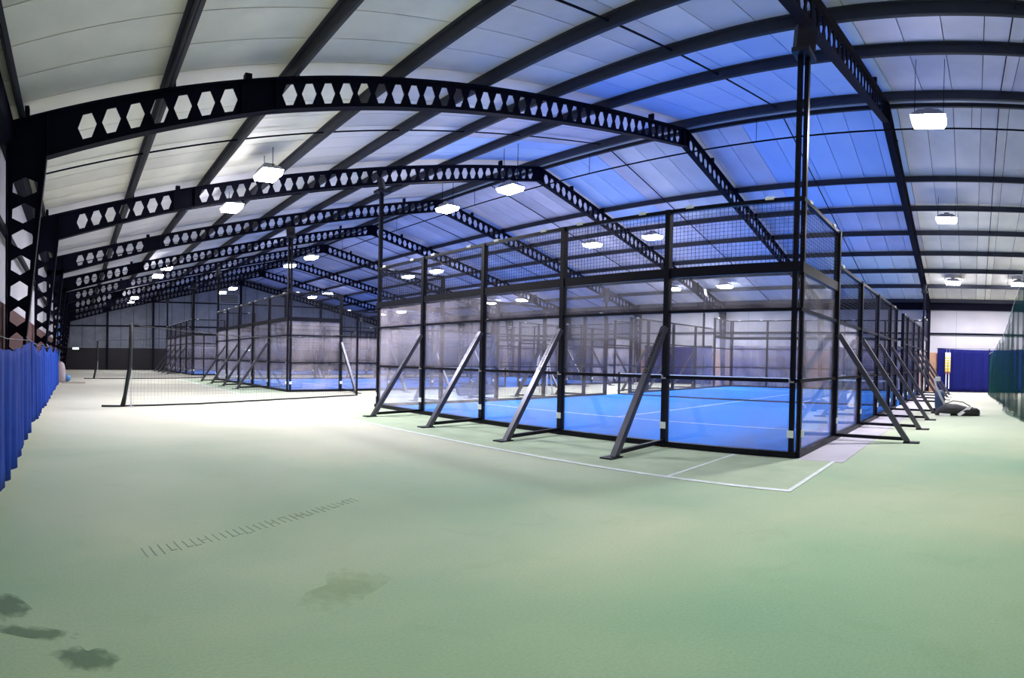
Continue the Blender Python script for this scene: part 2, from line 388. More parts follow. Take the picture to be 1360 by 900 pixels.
# ------------------------------------------------------------------ roof: sheets laid up the slope
ceil = MB()
for s in (-1, 1):
    xe = XL - .2 if s < 0 else XR + .2
    p = [(xe, YB - .1, zroof(xe) + .07), (XRIDGE, YB - .1, zroof(XRIDGE) + .07), (XRIDGE, YG + .2, zroof(XRIDGE) + .07), (xe, YG + .2, zroof(xe) + .07)]
    q = [(a, b, c + .06) for a, b, c in p]
    ceil.hexa(p + q)
ceiling = ceil.build('ceiling', M['dark_joint']); tag(ceiling, 'pitched roof of pale sheets on dark purlins', 'ceiling', kind='structure')
PITCH = 0.70
LAPS = [XL - .1, 4.85, 8.45, XRIDGE - .02]      # sheets lap over the purlins
M['roof_pale'] = roof_mat('roof_sheet_pale', (0.42, 0.42, 0.50), (0.66, 0.65, 0.72))  # cream sheets with part of the violet lamp cast painted in
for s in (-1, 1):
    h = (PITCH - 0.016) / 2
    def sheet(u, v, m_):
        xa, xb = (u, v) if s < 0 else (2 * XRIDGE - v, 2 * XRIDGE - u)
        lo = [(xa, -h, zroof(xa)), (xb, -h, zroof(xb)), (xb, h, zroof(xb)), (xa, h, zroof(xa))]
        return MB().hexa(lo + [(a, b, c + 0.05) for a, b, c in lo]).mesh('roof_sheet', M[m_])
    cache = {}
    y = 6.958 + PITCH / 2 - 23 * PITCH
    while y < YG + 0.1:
        if y > 13.2: parts = [(0, 3, 'roof_lilac_cast' if s > 0 else 'roof_pale')]
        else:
            lit = 2.0 < y < 6.5 or (s < 0 and 2 < y < 7.9) or y > 11.4                     # rooflight sheets either side of the ridge, blue glow painted on
            parts = [(0, 1, 'roof'), (1, 2, 'roof_pale' if s < 0 else 'roof_lilac_cast' if lit else 'roof'), (2, 3, 'roof_azure_glow' if lit else 'roof_lilac_cast' if (y > 2 or s < 0) else 'roof_pale')]
            if s > 0 and y > 6.5: parts = [(0, 1, 'roof_pale'), (1, 2, 'roof_lilac_cast'), (2, 3, 'roof_azure_glow' if lit else 'roof_pale' if 7.9 < y < 10.5 else 'roof_lilac_cast')]
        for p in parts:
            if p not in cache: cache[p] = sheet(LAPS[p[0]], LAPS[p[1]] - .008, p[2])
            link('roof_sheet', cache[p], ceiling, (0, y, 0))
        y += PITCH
MB().box(XRIDGE - .05, XRIDGE + .05, YB, YG, zroof(XRIDGE) - 0.24, zroof(XRIDGE) - 0.20).build('ridge_strip', M['ridge_white'], ceiling)

# ------------------------------------------------------------------ portal frames
def castellated(m, a0, a1, cells, bot, top, fix, th=0.012):
    """Web in the plane Y=0 from a0 to a1; cells = (start, end, hexagon) along a; fix maps (a, b) to (x, z)."""
    segs = []; a = a0
    for c0, c1 in cells:
        if c0 > a + 1e-6: segs.append((a, c0, False))
        segs.append((c0, c1, True)); a = c1
    if a1 > a + 1e-6: segs.append((a, a1, False))
    def P(a, b, y): x, z = fix(a, b); return (x, y, z)
    for c0, c1, hole in segs:
        if not hole:
            n = max(1, int((c1 - c0) / 0.6))
            for i in range(n):
                p, q = c0 + (c1 - c0) * i / n, c0 + (c1 - c0) * (i + 1) / n
                for y in (-th, th): m.poly([P(p, bot(p), y), P(q, bot(q), y), P(q, top(q), y), P(p, top(p), y)])
            continue
        c = (c0 + c1) / 2; pw = c1 - c0; d = top(c) - bot(c); mid = (top(c) + bot(c)) / 2
        sl = ((top(c1) + bot(c1)) - (top(c0) + bot(c0))) / 2 / pw
        hw, fl, hh = pw * 0.39, pw * 0.18, min(d * 0.33, 0.19)
        def mz(a): return mid + sl * (a - c)
        H = [(c - hw, mz(c - hw)), (c - fl, mz(c - fl) + hh), (c + fl, mz(c + fl) + hh), (c + hw, mz(c + hw)), (c + fl, mz(c + fl) - hh), (c - fl, mz(c - fl) - hh)]
        for y in (-th, th):
            m.poly([P(c0, mz(c0), y), P(*H[0], y), P(*H[1], y), P(c0, top(c0), y)])
            m.poly([P(*H[1], y), P(*H[2], y), P(c1, top(c1), y), P(c0, top(c0), y)])
            m.poly([P(*H[2], y), P(*H[3], y), P(c1, mz(c1), y), P(c1, top(c1), y)])
            m.poly([P(c0, bot(c0), y), P(*H[5], y), P(*H[0], y), P(c0, mz(c0), y)])
            m.poly([P(c0, bot(c0), y), P(c1, bot(c1), y), P(*H[4], y), P(*H[5], y)])
            m.poly([P(*H[4], y), P(c1, bot(c1), y), P(c1, mz(c1), y), P(*H[3], y)])
        for i in range(6):
            u, v = H[i], H[(i + 1) % 6]
            m.poly([P(*u, -th), P(*v, -th), P(*v, th), P(*u, th)])
def rafter_mesh(s):
    m = MB()
    fx = (lambda a, b: (a, b)) if s < 0 else (lambda a, b: (2 * XRIDGE - a, b))
    cells = [(0.143 + 0.323 * (k - .5), 0.143 + 0.323 * (k + .5)) for k in range(7)]
    n = 35; p = (13.42 - 2.83) / n
    cells += [(2.83 + p * k, 2.83 + p * (k + 1)) for k in range(n)]
    castellated(m, -0.94, XRIDGE, cells, lambda a: zbot(a), lambda a: ztop(a), fx)
    st = [-0.94, -0.393, 0.6, 1.6, 2.7, 6, 10, XRIDGE]
    for u, v in zip(st, st[1:]):
        for fn, off in ((ztop, -0.012), (zbot, 0.012)):
            if fn is zbot and u < -0.5: continue
            a = fx(u, fn(u) + off); b = fx(v, fn(v) + off)
            m.bar((a[0], 0, a[1]), (b[0], 0, b[1]), 0.17, 0.024)
    for u in (2.25, 2.75, -0.39, 13.5):                    # splice and knee stiffeners
        a = fx(u, zbot(u)); b = fx(u, ztop(u)); m.bar((a[0], 0, a[1]), (b[0], 0, b[1]), 0.16, 0.015, up=(1, 0, 0))
    for i in range(8):                                     # purlin cleats
        u = -0.6 + 1.776 * i + 0.12 if i else -0.66; a = fx(u, ztop(u)); m.box(a[0] - .03, a[0] + .03, -.07, .07, a[1] - 0.01, a[1] + 0.17)
    u = 2.35; a = fx(u, ztop(u)); m.box(a[0] - .05, a[0] + .05, -.05, .05, a[1] - 0.01, a[1] + 0.11)
    return m.mesh('rafter', M['frame_steel'])
def col_mesh(s):
    m = MB()
    inner = lambda z: -0.393 - (4.51 - z) * 0.092
    outer = lambda z: -0.94
    fx = (lambda a, b: (b, a)) if s < 0 else (lambda a, b: (2 * XRIDGE - b, a))
    cells = [(4.06 - 0.405 * k - 0.2025, 4.06 - 0.405 * k + 0.2025) for k in range(9)][::-1]
    castellated(m, 0.0, 4.62, cells, outer, inner, fx)
    for fn, off, z1 in ((inner, -0.012, 4.51), (outer, 0.012, ztop(-0.94))):
        a = fx(0.0, fn(0) + off); b = fx(z1, fn(z1) + off); m.bar((a[0], 0, a[1]), (b[0], 0, b[1]), 0.17, 0.024, up=(1, 0, 0))
    x = fx(0, -0.87)[0]; m.box(x - .14, x + .14, -.14, .14, 0, 0.02)
    return m.mesh('column', M['frame_steel'])
RM = [rafter_mesh(-1), rafter_mesh(1)]; CMs = [col_mesh(-1), col_mesh(1)]
ordw = ['first', 'second', 'third', 'fourth', 'fifth', 'sixth', 'seventh', 'eighth', 'ninth']
for k in range(9):
    e = empty('portal_frame', (0, T0 + SP * k, 0))
    lab = 'black castellated steel portal frame standing against the end gable wall' if k == 8 else f'{ordw[8 - k]} black castellated steel portal frame out from the end gable frame'
    if k == 8: pass
    else: lab = f'{ordw[7 - k]} black steel portal frame with hexagonal holes counted from the gable frame'
    tag(e, lab, 'roof frame', 'castellated portal frames')
    for me in RM: link('rafter', me, e)
    for me in CMs: link('column', me, e)

# purlins
PX = [-0.74] + [-0.55 + 1.776 * i for i in range(1, 8)]
def purlin_mesh(s, x):
    m = MB(); X = x if s < 0 else 2 * XRIDGE - x
    z0 = ztop(X) + 0.005; z1 = z0 + ROOF_UP - 0.02
    t = 0.012; d = -s * 0.065
    m.box(X - t, X + t, YB + .02, YG - .02, z0, z1)
    xa, xb = sorted((X, X + d)); m.box(xa, xb, YB + .02, YG - .02, z0, z0 + t)
    xa, xb = sorted((X, X - d)); m.box(xa, xb, YB + .02, YG - .02, z1 - t, z1)
    return m
nthw = ['lowest', 'second lowest', 'third lowest', 'fourth lowest', 'fourth highest', 'third highest', 'second highest', 'highest']
for s in (-1, 1):
    for i, x in enumerate(PX):
        if i == 7: x = 13.42
        o = purlin_mesh(s, x).build('purlin', M['purlin_steel'])
        side = 'slope above the waist-high curtains' if s < 0 else 'slope above the orange brick wall'
        tag(o, f'{nthw[i]} steel purlin on the roof {side}', 'purlin', 'roof purlins')
# sag bars at mid bay
for k in range(-2, 8):
    y = T0 + SP * (k + .5)
    if k < -1: continue
    e = empty('sag_bar', (XRIDGE, y, zroof(XRIDGE)))
    for s in (-1, 1):
        xe = -0.55 if s < 0 else 2 * XRIDGE + 0.55
        MB().bar((xe - XRIDGE, 0, zroof(xe) - 0.12 - zroof(XRIDGE)), (0, 0, -0.12), 0.022, 0.03).build('rod', M['frame_steel'], e)
    if k == -1: lab = 'thin black sag bar across the roof over the white baseline corner'
    else: lab = f'thin black sag bar across the roof in the {ordw[7 - k]} bay from the gable'
    tag(e, lab, 'roof rod', 'roof sag bars')
# service pipe under the ridge
pm = MB(); pm.tube([(13.75, YB + .1, 8.16), (13.75, YG - .1, 8.16)], 0.025, 8)
pipe = empty('conduit', (13.75, 0, 8.16)); pm.v = [(a - 13.75, b, c - 8.16) for a, b, c in pm.v]
pm.build('pipe', M['frame_steel'], pipe, smooth=True)
for k in range(-1, 8):
    y = T0 + SP * (k + .62); MB().bar((0, y, 0), (0, y, 0.72), 0.012, 0.012).build('hanger', M['frame_steel'], pipe)
tag(pipe, 'thin dark conduit hung along the roof ridge', 'pipe')

# ------------------------------------------------------------------ lamps
def lamp_meshes():
    hm = MB(); L, W = 0.23, 0.34
    hm.hexa([(-L, -W, 0.03), (L, -W, 0.03), (L, W, 0.03), (-L, W, 0.03), (-L * .8, -W * .55, 0.17), (L * .8, -W * .55, 0.17), (L * .8, W * .55, 0.17), (-L * .8, W * .55, 0.17)])
    hm.box(-.12, .12, -.08, .08, .17, .25)
    lm = MB().hexa([(-L * .9, -W * .85, -0.09), (L * .9, -W * .85, -0.09), (L * .9, W * .85, -0.09), (-L * .9, W * .85, -0.09), (-L, -W, 0.028), (L, -W, 0.028), (L, W, 0.028), (-L, W, 0.028)])
    return hm.mesh('housing', M['lamp_body']), lm.mesh('lens', M['lamp_lens'])
HM, LM = lamp_meshes()
def beam_light(f):
    l = bpy.data.lights.new('beam', 'SPOT'); l.energy = LAMP_POWER * f; l.color = LAMP_COLOR
    l.spot_size = math.radians(165); l.spot_blend = 1.0; l.shadow_soft_size = 0.3
    return l
BEAMS = [beam_light(f) for f in (1.0, 0.42, 0.2)]      # the lamps towards the gable burn dimmer
rows = [(4.05, 6.0, 'over the open floor'), (11.0, 7.0, 'short of the ridge'), (18.4, 6.98, 'past the ridge'), (25.0, 5.75, 'near the brick wall')]
pairs = [(-1.9, 'over the green net'), (0.98, 'beside the nearest tall floodlight pole'), (11.7, 'nearer the white line of its pair'), (14.6, 'farther half of its pair'), (25.3, ''), (28.1, ''), (39.1, ''), (42.0, '')]
where = ['by the green net', 'level with the first court corner', 'above the first court', 'past the first court', 'above the middle court', 'at the middle court end', 'above the last court', 'nearest the gable']
for rx, rz, rn in rows:
    for (py, _), wn in zip(pairs, where):
        if rx < 5 and py < 0: continue
        if py < 0 and rx < 20: continue
        e = empty('high_bay_lamp', (rx, py, rz), math.pi / 2 * 0)
        link('housing', HM, e); link('lens', LM, e)
        sp = bpy.data.objects.new('beam', BEAMS[2 if rx < 5 and py < 2 else 0 if py < 20 else 1 if py < 35 else 2]); COL.objects.link(sp); sp.parent = e; sp.location = (0, 0, -0.12)
        for dy in (-.28, .28):
            MB().bar((0, dy, 0.1), (0, dy, zroof(rx) - rz - 0.02), 0.012, 0.012).build('hanger', M['frame_steel'], e)
        tag(e, f'lit high bay lamp {rn}, {wn}', 'lamp', 'high bay lamps')

# ------------------------------------------------------------------ padel courts
XG, CL, CW = 7.13, 20.0, 10.0
Z1, Z2, Z3, ZT, ZS = 1.183, 2.279, 2.83, 4.0, 3.38
def wire_grid(wd, z0, z1, name, step=0.0625, t=0.0045):
    m = MB(); n = int(round(wd / step))
    for i in range(1, n): x = wd * i / n; m.bar((x, 0, z0), (x, 0, z1), t, t)
    k = int(round((z1 - z0) / step))
    for j in range(1, k): z = z0 + (z1 - z0) * j / k; m.bar((0, 0, z), (wd, 0, z), t, t)
    return m.mesh(name, M['wire'])
WG = {'top2': wire_grid(2, 3.0, 3.98, 'wire_mesh'), 'mid2': wire_grid(2, Z2, ZS - .03, 'wire_mesh'),
      'full2': wire_grid(2, 0.08, ZS - .03, 'wire_mesh'), 'full1': wire_grid(1.2, 0.08, ZS - .03, 'wire_mesh')}
def pane(z1): return MB().box(0.035, 1.965, -.006, .006, 0.09, z1).mesh('glass_pane', M['glass'])
PN = {'tall': pane(2.90), 'low': pane(Z2)}
PM = {}
def post_mesh(h, w=0.08):
    if (h, w) not in PM: PM[(h, w)] = MB().box(-w / 2, w / 2, -.031 if w < .07 else -.05, .031 if w < .07 else .05, 0, h).mesh('post', M['court_steel'])
    return PM[(h, w)]
PLATE = MB().box(-.045, .045, -.008, .008, -.055, .055).box(-.003, .003, -.011, .008, -.05, .05).mesh('joint_plate', M['white_plate'])
BRK = MB().box(-.035, .035, -.012, .012, -.03, -.005).box(-.035, -.012, -.012, .012, -.03, .03).mesh('corner_bracket', M['grey_steel'])
CLIP = MB().box(-.06, .06, -.04, .04, -.022, .028).mesh('rail_clip', M['white_plate'])
def brace_mesh(q, p):                           # outward is -Y, foot q metres out
    d = MB().bar((0, -q - .035, 0.0), (0, -0.06, 2.02), 0.085, 0.085).mesh('strut', M['brace_steel'])
    b = MB().bar((0, -q + .04, 0.075), (0, -0.05, 0.10), 0.06, 0.06).mesh('base_bar', M['court_steel'])
    f = MB().box(-.09, .09, -q - p, -q + .04, 0, 0.025).mesh('foot_plate', M['court_steel'])
    return d, b, f
BRACE = {True: brace_mesh(1.2, 0.22), False: brace_mesh(0.5, 0.1)}
# maker's lettering on the struts
tcv = bpy.data.curves.new('lettering', 'FONT'); tcv.body = 'INSTANTPADEL'; tcv.size = 0.085; tcv.extrude = 0.001
tcv.align_y = 'CENTER'
to = bpy.data.objects.new('tmp_text', tcv); COL.objects.link(to)
bpy.context.view_layer.update()
TXT = bpy.data.meshes.new_from_object(to); bpy.data.objects.remove(to); TXT.name = 'lettering'
TXT.materials.clear(); TXT.materials.append(M['black_text'])
_tw = max(v.co.x for v in TXT.vertices)
lg = MB()
for i in range(14):                              # ring-shaped emblem with an open tail
    a0, a1 = math.radians(-200 + i * 20), math.radians(-200 + (i + 1) * 20)
    r0, r1 = 0.020, 0.031
    lg.hexa([(r * math.cos(a), r * math.sin(a), z) for z in (-.001, .001) for r, a in ((r0, a0), (r1, a0), (r1, a1), (r0, a1))])
lg.box(-.034, -.022, -.028, .004, -.001, .001)
LOGO = lg.mesh('emblem', M['black_text'])

def lamp_pole(e, u, v, h, du, dv):
    """floodlight head on a pole, turned off, aimed at the court centre"""
    g = bpy.data.objects.new('floodlight', MB().box(-.17, .17, -.12, .12, h - .02, h + .05).mesh('floodlight', M['lamp_black'])); COL.objects.link(g)
    g.parent = e; g.location = (u, v, 0)
    m = MB(); rz = math.atan2(dv, du); c, s = math.cos(rz), math.sin(rz)
    pts = []
    for z, r in ((h + .07, -.05), (h + .40, -.10)):
        pts += [(c * r - s * q, s * r + c * q, z) for q in (-.14, .14)] + [(c * (r + .12) - s * q, s * (r + .12) + c * q, z) for q in (.14, -.14)]
    m.hexa(pts).build('lamp_case', M['lamp_black'], g)
    MB().box(-.1, .1, -.02, .02, h + .05, h + .075).build('bracket', M['grey_steel'], g)

def make_court():
    e = empty('padel_court', (0, 0, 0))
    def rot(side):
        # local frame: +x along the wall, +y towards the court inside
        return {'b0': ((0, CW, 0), -math.pi / 2), 'b1': ((CL, 0, 0), math.pi / 2), 's0': ((0, 0, 0), 0.0), 's1': ((CL, CW, 0), math.pi)}[side]
    def put(name, me, side, x, y=0, z=0, extra=0):
        o, a = rot(side); c, s = math.cos(a), math.sin(a)
        ob = link(name, me, e, (o[0] + c * x - s * y, o[1] + s * x + c * y, z)); ob.rotation_euler = (0, 0, a + extra)
        return ob
    def rail(side, x0, x1, z, ht, wd=0.06, name='rail'):
        return put(name, MB().box(0, x1 - x0, -wd / 2, wd / 2, z - ht / 2, z + ht / 2).mesh(name, M['court_steel']), side, x0)
    def brace(side, x, letters):
        bd, bb, bf = BRACE[side != 'b1']             # little room next to the brick wall
        b = put('brace', bd, side, x)
        link('base_bar', bb, b); link('foot_plate', bf, b)
        if letters:
            dvec = Vector((0, 1.14, 1.96)).normalized(); n = Vector((0, -1.96, 1.14)).normalized()
            base = Vector((0, -1.2, 0.06)) + dvec * 1.44 + n * 0.0445
            sd = dvec.cross(n)
            mw = Matrix((dvec, -sd, n)).transposed().to_4x4(); mw.translation = base
            if mw.to_3x3().determinant() < 0: mw = Matrix((dvec, sd, n)).transposed().to_4x4(); mw.translation = base
            t = link('lettering', TXT, b); t.matrix_local = mw @ Matrix.Diagonal((0.72 / _tw, 0.72, 1, 1))
            l = link('emblem', LOGO, b); m2 = mw.copy(); m2.translation = Vector((0, -1.2, 0.06)) + dvec * 1.39 + n * 0.0445; l.matrix_local = m2
    # end walls: five two-metre bays, glass to 2.9 m with wire mesh above
    for side in ('b0', 'b1'):
        for k in range(6):
            h = ZT
            x = 2 * k + (0.075 if k == 0 else -0.075 if k == 5 else 0); wd = 0.062 if k in (0, 5) else 0.08
            if side == 'b0' and k in (0, 5): h = 6.18
            put('post', post_mesh(h, wd), side, x)
            pl = put('joint_plate', PLATE, side, x, -0.055, 0.37); pl['label'] = 'white joint plate'
            put('corner_bracket', BRK, side, x, -0.055, Z1)
            if k < 5:
                put('glass_pane', PN['tall'], side, 2 * k, 0.02)
                w_ = put('wire_mesh', WG['top2'], side, 2 * k, 0); w_['kind'] = 'stuff'
                for q in (0.35, 1.55): put('rail_clip', CLIP, side, 2 * k + q, 0, ZT + 0.0)
            if 0 < k < 5: brace(side, x, side == 'b0')
        rail(side, 0, CW, 0.05, 0.09, 0.09, 'base_rail'); rail(side, 0, CW, Z1, 0.055); rail(side, 0, CW, Z2, 0.05)
        rail(side, 0, CW, 2.93, 0.16, 0.07, 'glass_head_rail'); rail(side, 0, CW, ZT - .03, 0.06)
    # side walls: stepped, with the doorway at the net
    for side in ('s0', 's1'):
        hs = [(0.075, ZT), (2, ZT), (4, ZS), (6, ZS), (8, ZS), (9.2, ZS), (10.8, ZS), (12, ZS), (14, ZS), (16, ZS), (18, ZT), (19.925, ZT)]
        for x, h in hs:
            edge = 0.075 if side == 's0' else 19.925
            if abs(x - edge) < .01: h = 6.18
            put('post', post_mesh(h, 0.062 if x < .1 or x > 19.9 else 0.08), side, x)
            if 0.1 < x < 19.9 and x not in (9.2, 10.8): brace(side, x, False)
            put('joint_plate', PLATE, side, x, -0.055, 0.37)
        for a, b, z in ((0, 2, ZT), (18, 20, ZT), (2, 9.2, ZS), (10.8, 18, ZS)):
            rail(side, a, b, z - .03, 0.06)
            for q in (0.3, b - a - 0.4): put('rail_clip', CLIP, side, a + q, 0, z)
        for a, b in ((0, 9.2), (10.8, 20)):
            rail(side, a, b, 0.05, 0.09, 0.09, 'base_rail'); rail(side, a, b, Z1, 0.05); rail(side, a, b, Z2, 0.05)
        for a in (0, 18):
            rail(side, a, a + 2, 2.93, 0.16, 0.07, 'glass_head_rail')
            put('glass_pane', PN['tall'], side, a, 0.02)
            w_ = put('wire_mesh', WG['top2'], side, a); w_['kind'] = 'stuff'
        for a in (2, 16):
            put('glass_pane', PN['low'], side, a, 0.02); w_ = put('wire_mesh', WG['mid2'], side, a); w_['kind'] = 'stuff'
        for a in (4, 6, 12, 14): w_ = put('wire_mesh', WG['full2'], side, a); w_['kind'] = 'stuff'
        for a in (8, 10.8): w_ = put('wire_mesh', WG['full1'], side, a); w_['kind'] = 'stuff'
        # door frame at the net
        for x in (9.26, 10.74): put('door_post', post_mesh(2.1, 0.05), side, x)
        rail(side, 9.2, 10.8, 2.1, 0.05, 0.05, 'door_rail')
    lamp_pole(e, 0.045, 0.045, 6.18, 1, 1); lamp_pole(e, 0.045, CW - 0.045, 6.18, 1, -1)
    for v, dv in ((0.0, 1), (CW, -1)):
        sgn = -1 if v == 0 else 1
        p = link('light_pole', MB().box(-.04, .04, -.04, .04, 0, 5.1).mesh('light_pole', M['court_steel']), e, (17.0, v + sgn * 0.1, 0))
        lamp_pole(e, 17.0, v + sgn * 0.1, 5.1, 0, dv)
    return e
court0 = make_court()
court_lab = ['padel court cage of glass and mesh on the white baseline corner', 'middle padel court cage of glass and mesh between two others', 'padel court cage of glass and mesh in front of the gable wall']
net_lab = ['low padel net across the court beside the baseline corner', 'low padel net across the middle court', 'low padel net across the court by the gable wall']
turf_lab = ['bright blue turf inside the court beside the baseline corner', 'bright blue turf inside the middle court', 'bright blue turf inside the court by the gable wall']
CY0 = [2.25, 18.23, 34.25]
def net_mesh():
    m = MB(); n = 200; h = 0.88
    for i in range(n + 1): y = CW * i / n; m.bar((0, y, 0.02), (0, y, h), 0.004, 0.004)
    for j in range(1, 18): z = 0.02 + (h - .02) * j / 18; m.bar((0, 0, z), (0, CW, z), 0.004, 0.004)
    return m.mesh('netting', M['net_black'])
NETM = net_mesh()
for k, y0 in enumerate(CY0):
    c = court0 if k == 0 else copy_tree(court0)
    c.location = (XG, y0, 0); tag(c, court_lab[k], 'padel court', 'padel courts')
    t = MB().box(0.03, CL - .03, .03, CW - .03, 0.0, 0.014).build('padel_turf', M['turf_blue'], None, (XG, y0, 0)); tag(t, turf_lab[k], 'turf', 'blue court turfs')
    for u in (3.0, 17.0): MB().box(u - .025, u + .025, .06, CW - .06, 0.014, 0.017).build('court_line', M['line_white'], t)
    MB().box(3.03, 16.97, CW / 2 - .025, CW / 2 + .025, 0.014, 0.017).build('court_line', M['line_white'], t)
    n = empty('padel_net', (XG + 10, y0, 0.014))
    g = link('netting', NETM, n); g['kind'] = 'stuff'
    for v in (0.06, CW - .06): MB().box(-.03, .03, v - .03, v + .03, 0, 0.95).build('net_post', M['court_steel'], n)
    MB().box(-.015, .015, 0.1, CW - .1, 0.85, 0.91).build('tape', M['white_plate'], n)
    MB().box(-.012, .012, 0.1, CW - .1, 0.0, 0.045).build('bottom_band', M['rope_black'], n)
    tag(n, net_lab[k], 'net', 'padel nets')

# ------------------------------------------------------------------ tennis markings and floor marks
def flat(name, m, pts, z, label, cat, group=None, parent=None):
    cx = sum(p[0] for p in pts) / len(pts); cy = sum(p[1] for p in pts) / len(pts)
    mb = MB(); n = len(pts)
    lo = [(p[0] - cx, p[1] - cy, 0) for p in pts]; hi = [(a, b, z) for a, b, _ in lo]
    mb.v = lo + hi; mb.f = [tuple(range(n, 2 * n))] + [(i, (i + 1) % n, n + (i + 1) % n, n + i) for i in range(n)]
    o = mb.build(name, m, parent, (cx, cy, 0))
    if label: tag(o, label, cat, group)
    return o
def rect(x0, x1, y0, y1): return [(x0, y0), (x1, y0), (x1, y1), (x0, y1)]
for k, yb in enumerate((1.70, 17.70)):
    who = 'beside the first court' if k == 0 else 'beside the middle court'
    tc = flat('tennis_carpet', M['court_green'], rect(5.25, 7.05, yb + .02, yb + 10.97), 0.004, f'darker green tennis carpet strip {who}', 'carpet', 'tennis carpet strips')
    L = MB()
    def ln(x0, x1, y0, y1):
        MB().box(x0 - 6.15, x1 - 6.15, y0 - (yb + 5.495), y1 - (yb + 5.495), 0.0, 0.008).build('white_line', M['line_white'], tc)
    ln(5.22, 5.30, yb, yb + 10.97)
    for q in (0.0, 1.37, 9.57, 10.92): ln(5.30, 7.05, yb + q, yb + q + 0.05)
flat('underlay_strip', M['mat_lilac'], rect(7.02, 26.9, 1.60, 2.21), 0.006, 'pale lilac underlay strip along the side of the first court', 'mat')
flat('floor_mat', M['mat_tan'], rect(-0.55, 0.45, 24.3, 25.6), 0.012, 'tan mat on the floor by the pink sack', 'mat')

# dark damp stains with ragged outlines
def blob(cx, cy, rx, ry, seed, rot=0, n=36, rag=0.35):
    rnd = random.Random(seed); ph = [rnd.uniform(0, 6.28) for _ in range(6)]; am = [rag / (i + 1.2) * rnd.uniform(.5, 1) for i in range(6)]
    out = []
    for i in range(n):
        t = 2 * math.pi * i / n
        r = 1 + sum(a * math.sin((j + 2) * t + p) for j, (a, p) in enumerate(zip(am, ph)))
        x, y = rx * r * math.cos(t), ry * r * math.sin(t)
        out.append((cx + x * math.cos(rot) - y * math.sin(rot), cy + x * math.sin(rot) + y * math.cos(rot)))
    return out
FLOORMARKS = [
    ('broad olive ring-shaped stain on the green carpet', (1.40, 2.68, 0.34, 0.20, 21, 0.5)),
    ('rounded dark damp stain on the green floor under the blue curtain', (-0.335, 2.74, 0.11, 0.20, 3, 0.2)),
    ('long thin dark stain streak on the green floor', (-0.20, 2.50, 0.26, 0.05, 5, -0.15)),
    ('wide dark green stain on the floor past the thin streak', (0.045, 2.28, 0.14, 0.13, 9, 0.4)),
]
for lab, a in FLOORMARKS:
    flat('floor_stain', M['stain_pale' if 'olive' in lab else 'stain'], blob(*a), 0.0025, lab, 'stain', 'dark floor stains')

# row of faint letter-like scuffs pressed into the carpet (no word can be read in them)
sc = MB(); rnd = random.Random(5)
for i in range(34):
    f = i / 33; x, y = 0.44 + 1.88 * f, 3.51 + 0.82 * f
    ln_ = (0.17 - 0.05 * f) * rnd.uniform(0.7, 1.1); wv = 0.009
    sc.bar((x - 1.4 - .01, y - 3.9 + ln_ / 2, 0), (x - 1.4 + .012, y - 3.9 - ln_ / 2, 0), wv, 0.003)
    if rnd.random() < 0.55:
        q = rnd.choice((-.5, 0, .5)) * ln_; sc.bar((x - 1.4, y - 3.9 + q, 0), (x - 1.4 + .045, y - 3.9 + q + .02, 0), 0.009, 0.003)
o = sc.build('floor_scuff', M['scuff'], None, (1.4, 3.9, 0.0016)); tag(o, 'row of faint letter-like scuff marks on the green floor', 'scuff')
o['kind'] = 'stuff'

# ------------------------------------------------------------------ curtains
def drape(name, m, path, ztop_f, zbot_f, amp, waves, n=140, rows=10, parent=None, loc=(0, 0, 0), thick=0.006, seed=1):
    rnd = random.Random(seed); ph = rnd.uniform(0, 6)
    P = [Vector(p) for p in path]; L = [0]
    for a, b in zip(P, P[1:]): L.append(L[-1] + (b - a).length)
    mb = MB()
    for i in range(n + 1):
        s = i / n; d = s * L[-1]; j = max(k for k in range(len(L)) if L[k] <= d + 1e-9); j = min(j, len(P) - 2)
        f = (d - L[j]) / (L[j + 1] - L[j]); c = P[j].lerp(P[j + 1], f); t = (P[j + 1] - P[j]).normalized(); nn = Vector((-t.y, t.x, 0))
        for r in range(rows + 1):
            v = r / rows; z = ztop_f(s) * (1 - v) + zbot_f(s) * v
            o = amp * (0.45 + 0.55 * v) * (math.sin(2 * math.pi * waves * s + ph) + 0.5 * math.sin(2 * math.pi * waves * 1.73 * s + 1.3 * ph + v * 1.2))
            mb.v.append((c.x + nn.x * o - loc[0], c.y + nn.y * o - loc[1], z - loc[2]))
    for i in range(n):
        for r in range(rows):
            a = i * (rows + 1) + r; mb.f.append((a, a + 1, a + rows + 2, a + rows + 1))
    o = mb.build(name, m, parent, loc, smooth=True)
    if thick:
        so = o.modifiers.new('solid', 'SOLIDIFY'); so.thickness = thick; so.offset = 0
    return o
segs = [(2.45, 7.58, 'first'), (7.86, 10.4, 'second'), (10.45, 13.02, 'third'), (13.34, 16.2, 'fourth'), (16.3, 18.45, 'fifth')]
labs = ['waist-high royal blue curtain reaching lowest of the row by the wall', 'waist-high blue curtain between the first two columns, next to the largest curtain', 'waist-high blue curtain ending at the second column from the largest curtain', 'waist-high blue curtain just past the second column', 'last waist-high blue curtain of the row, before the pink sack']
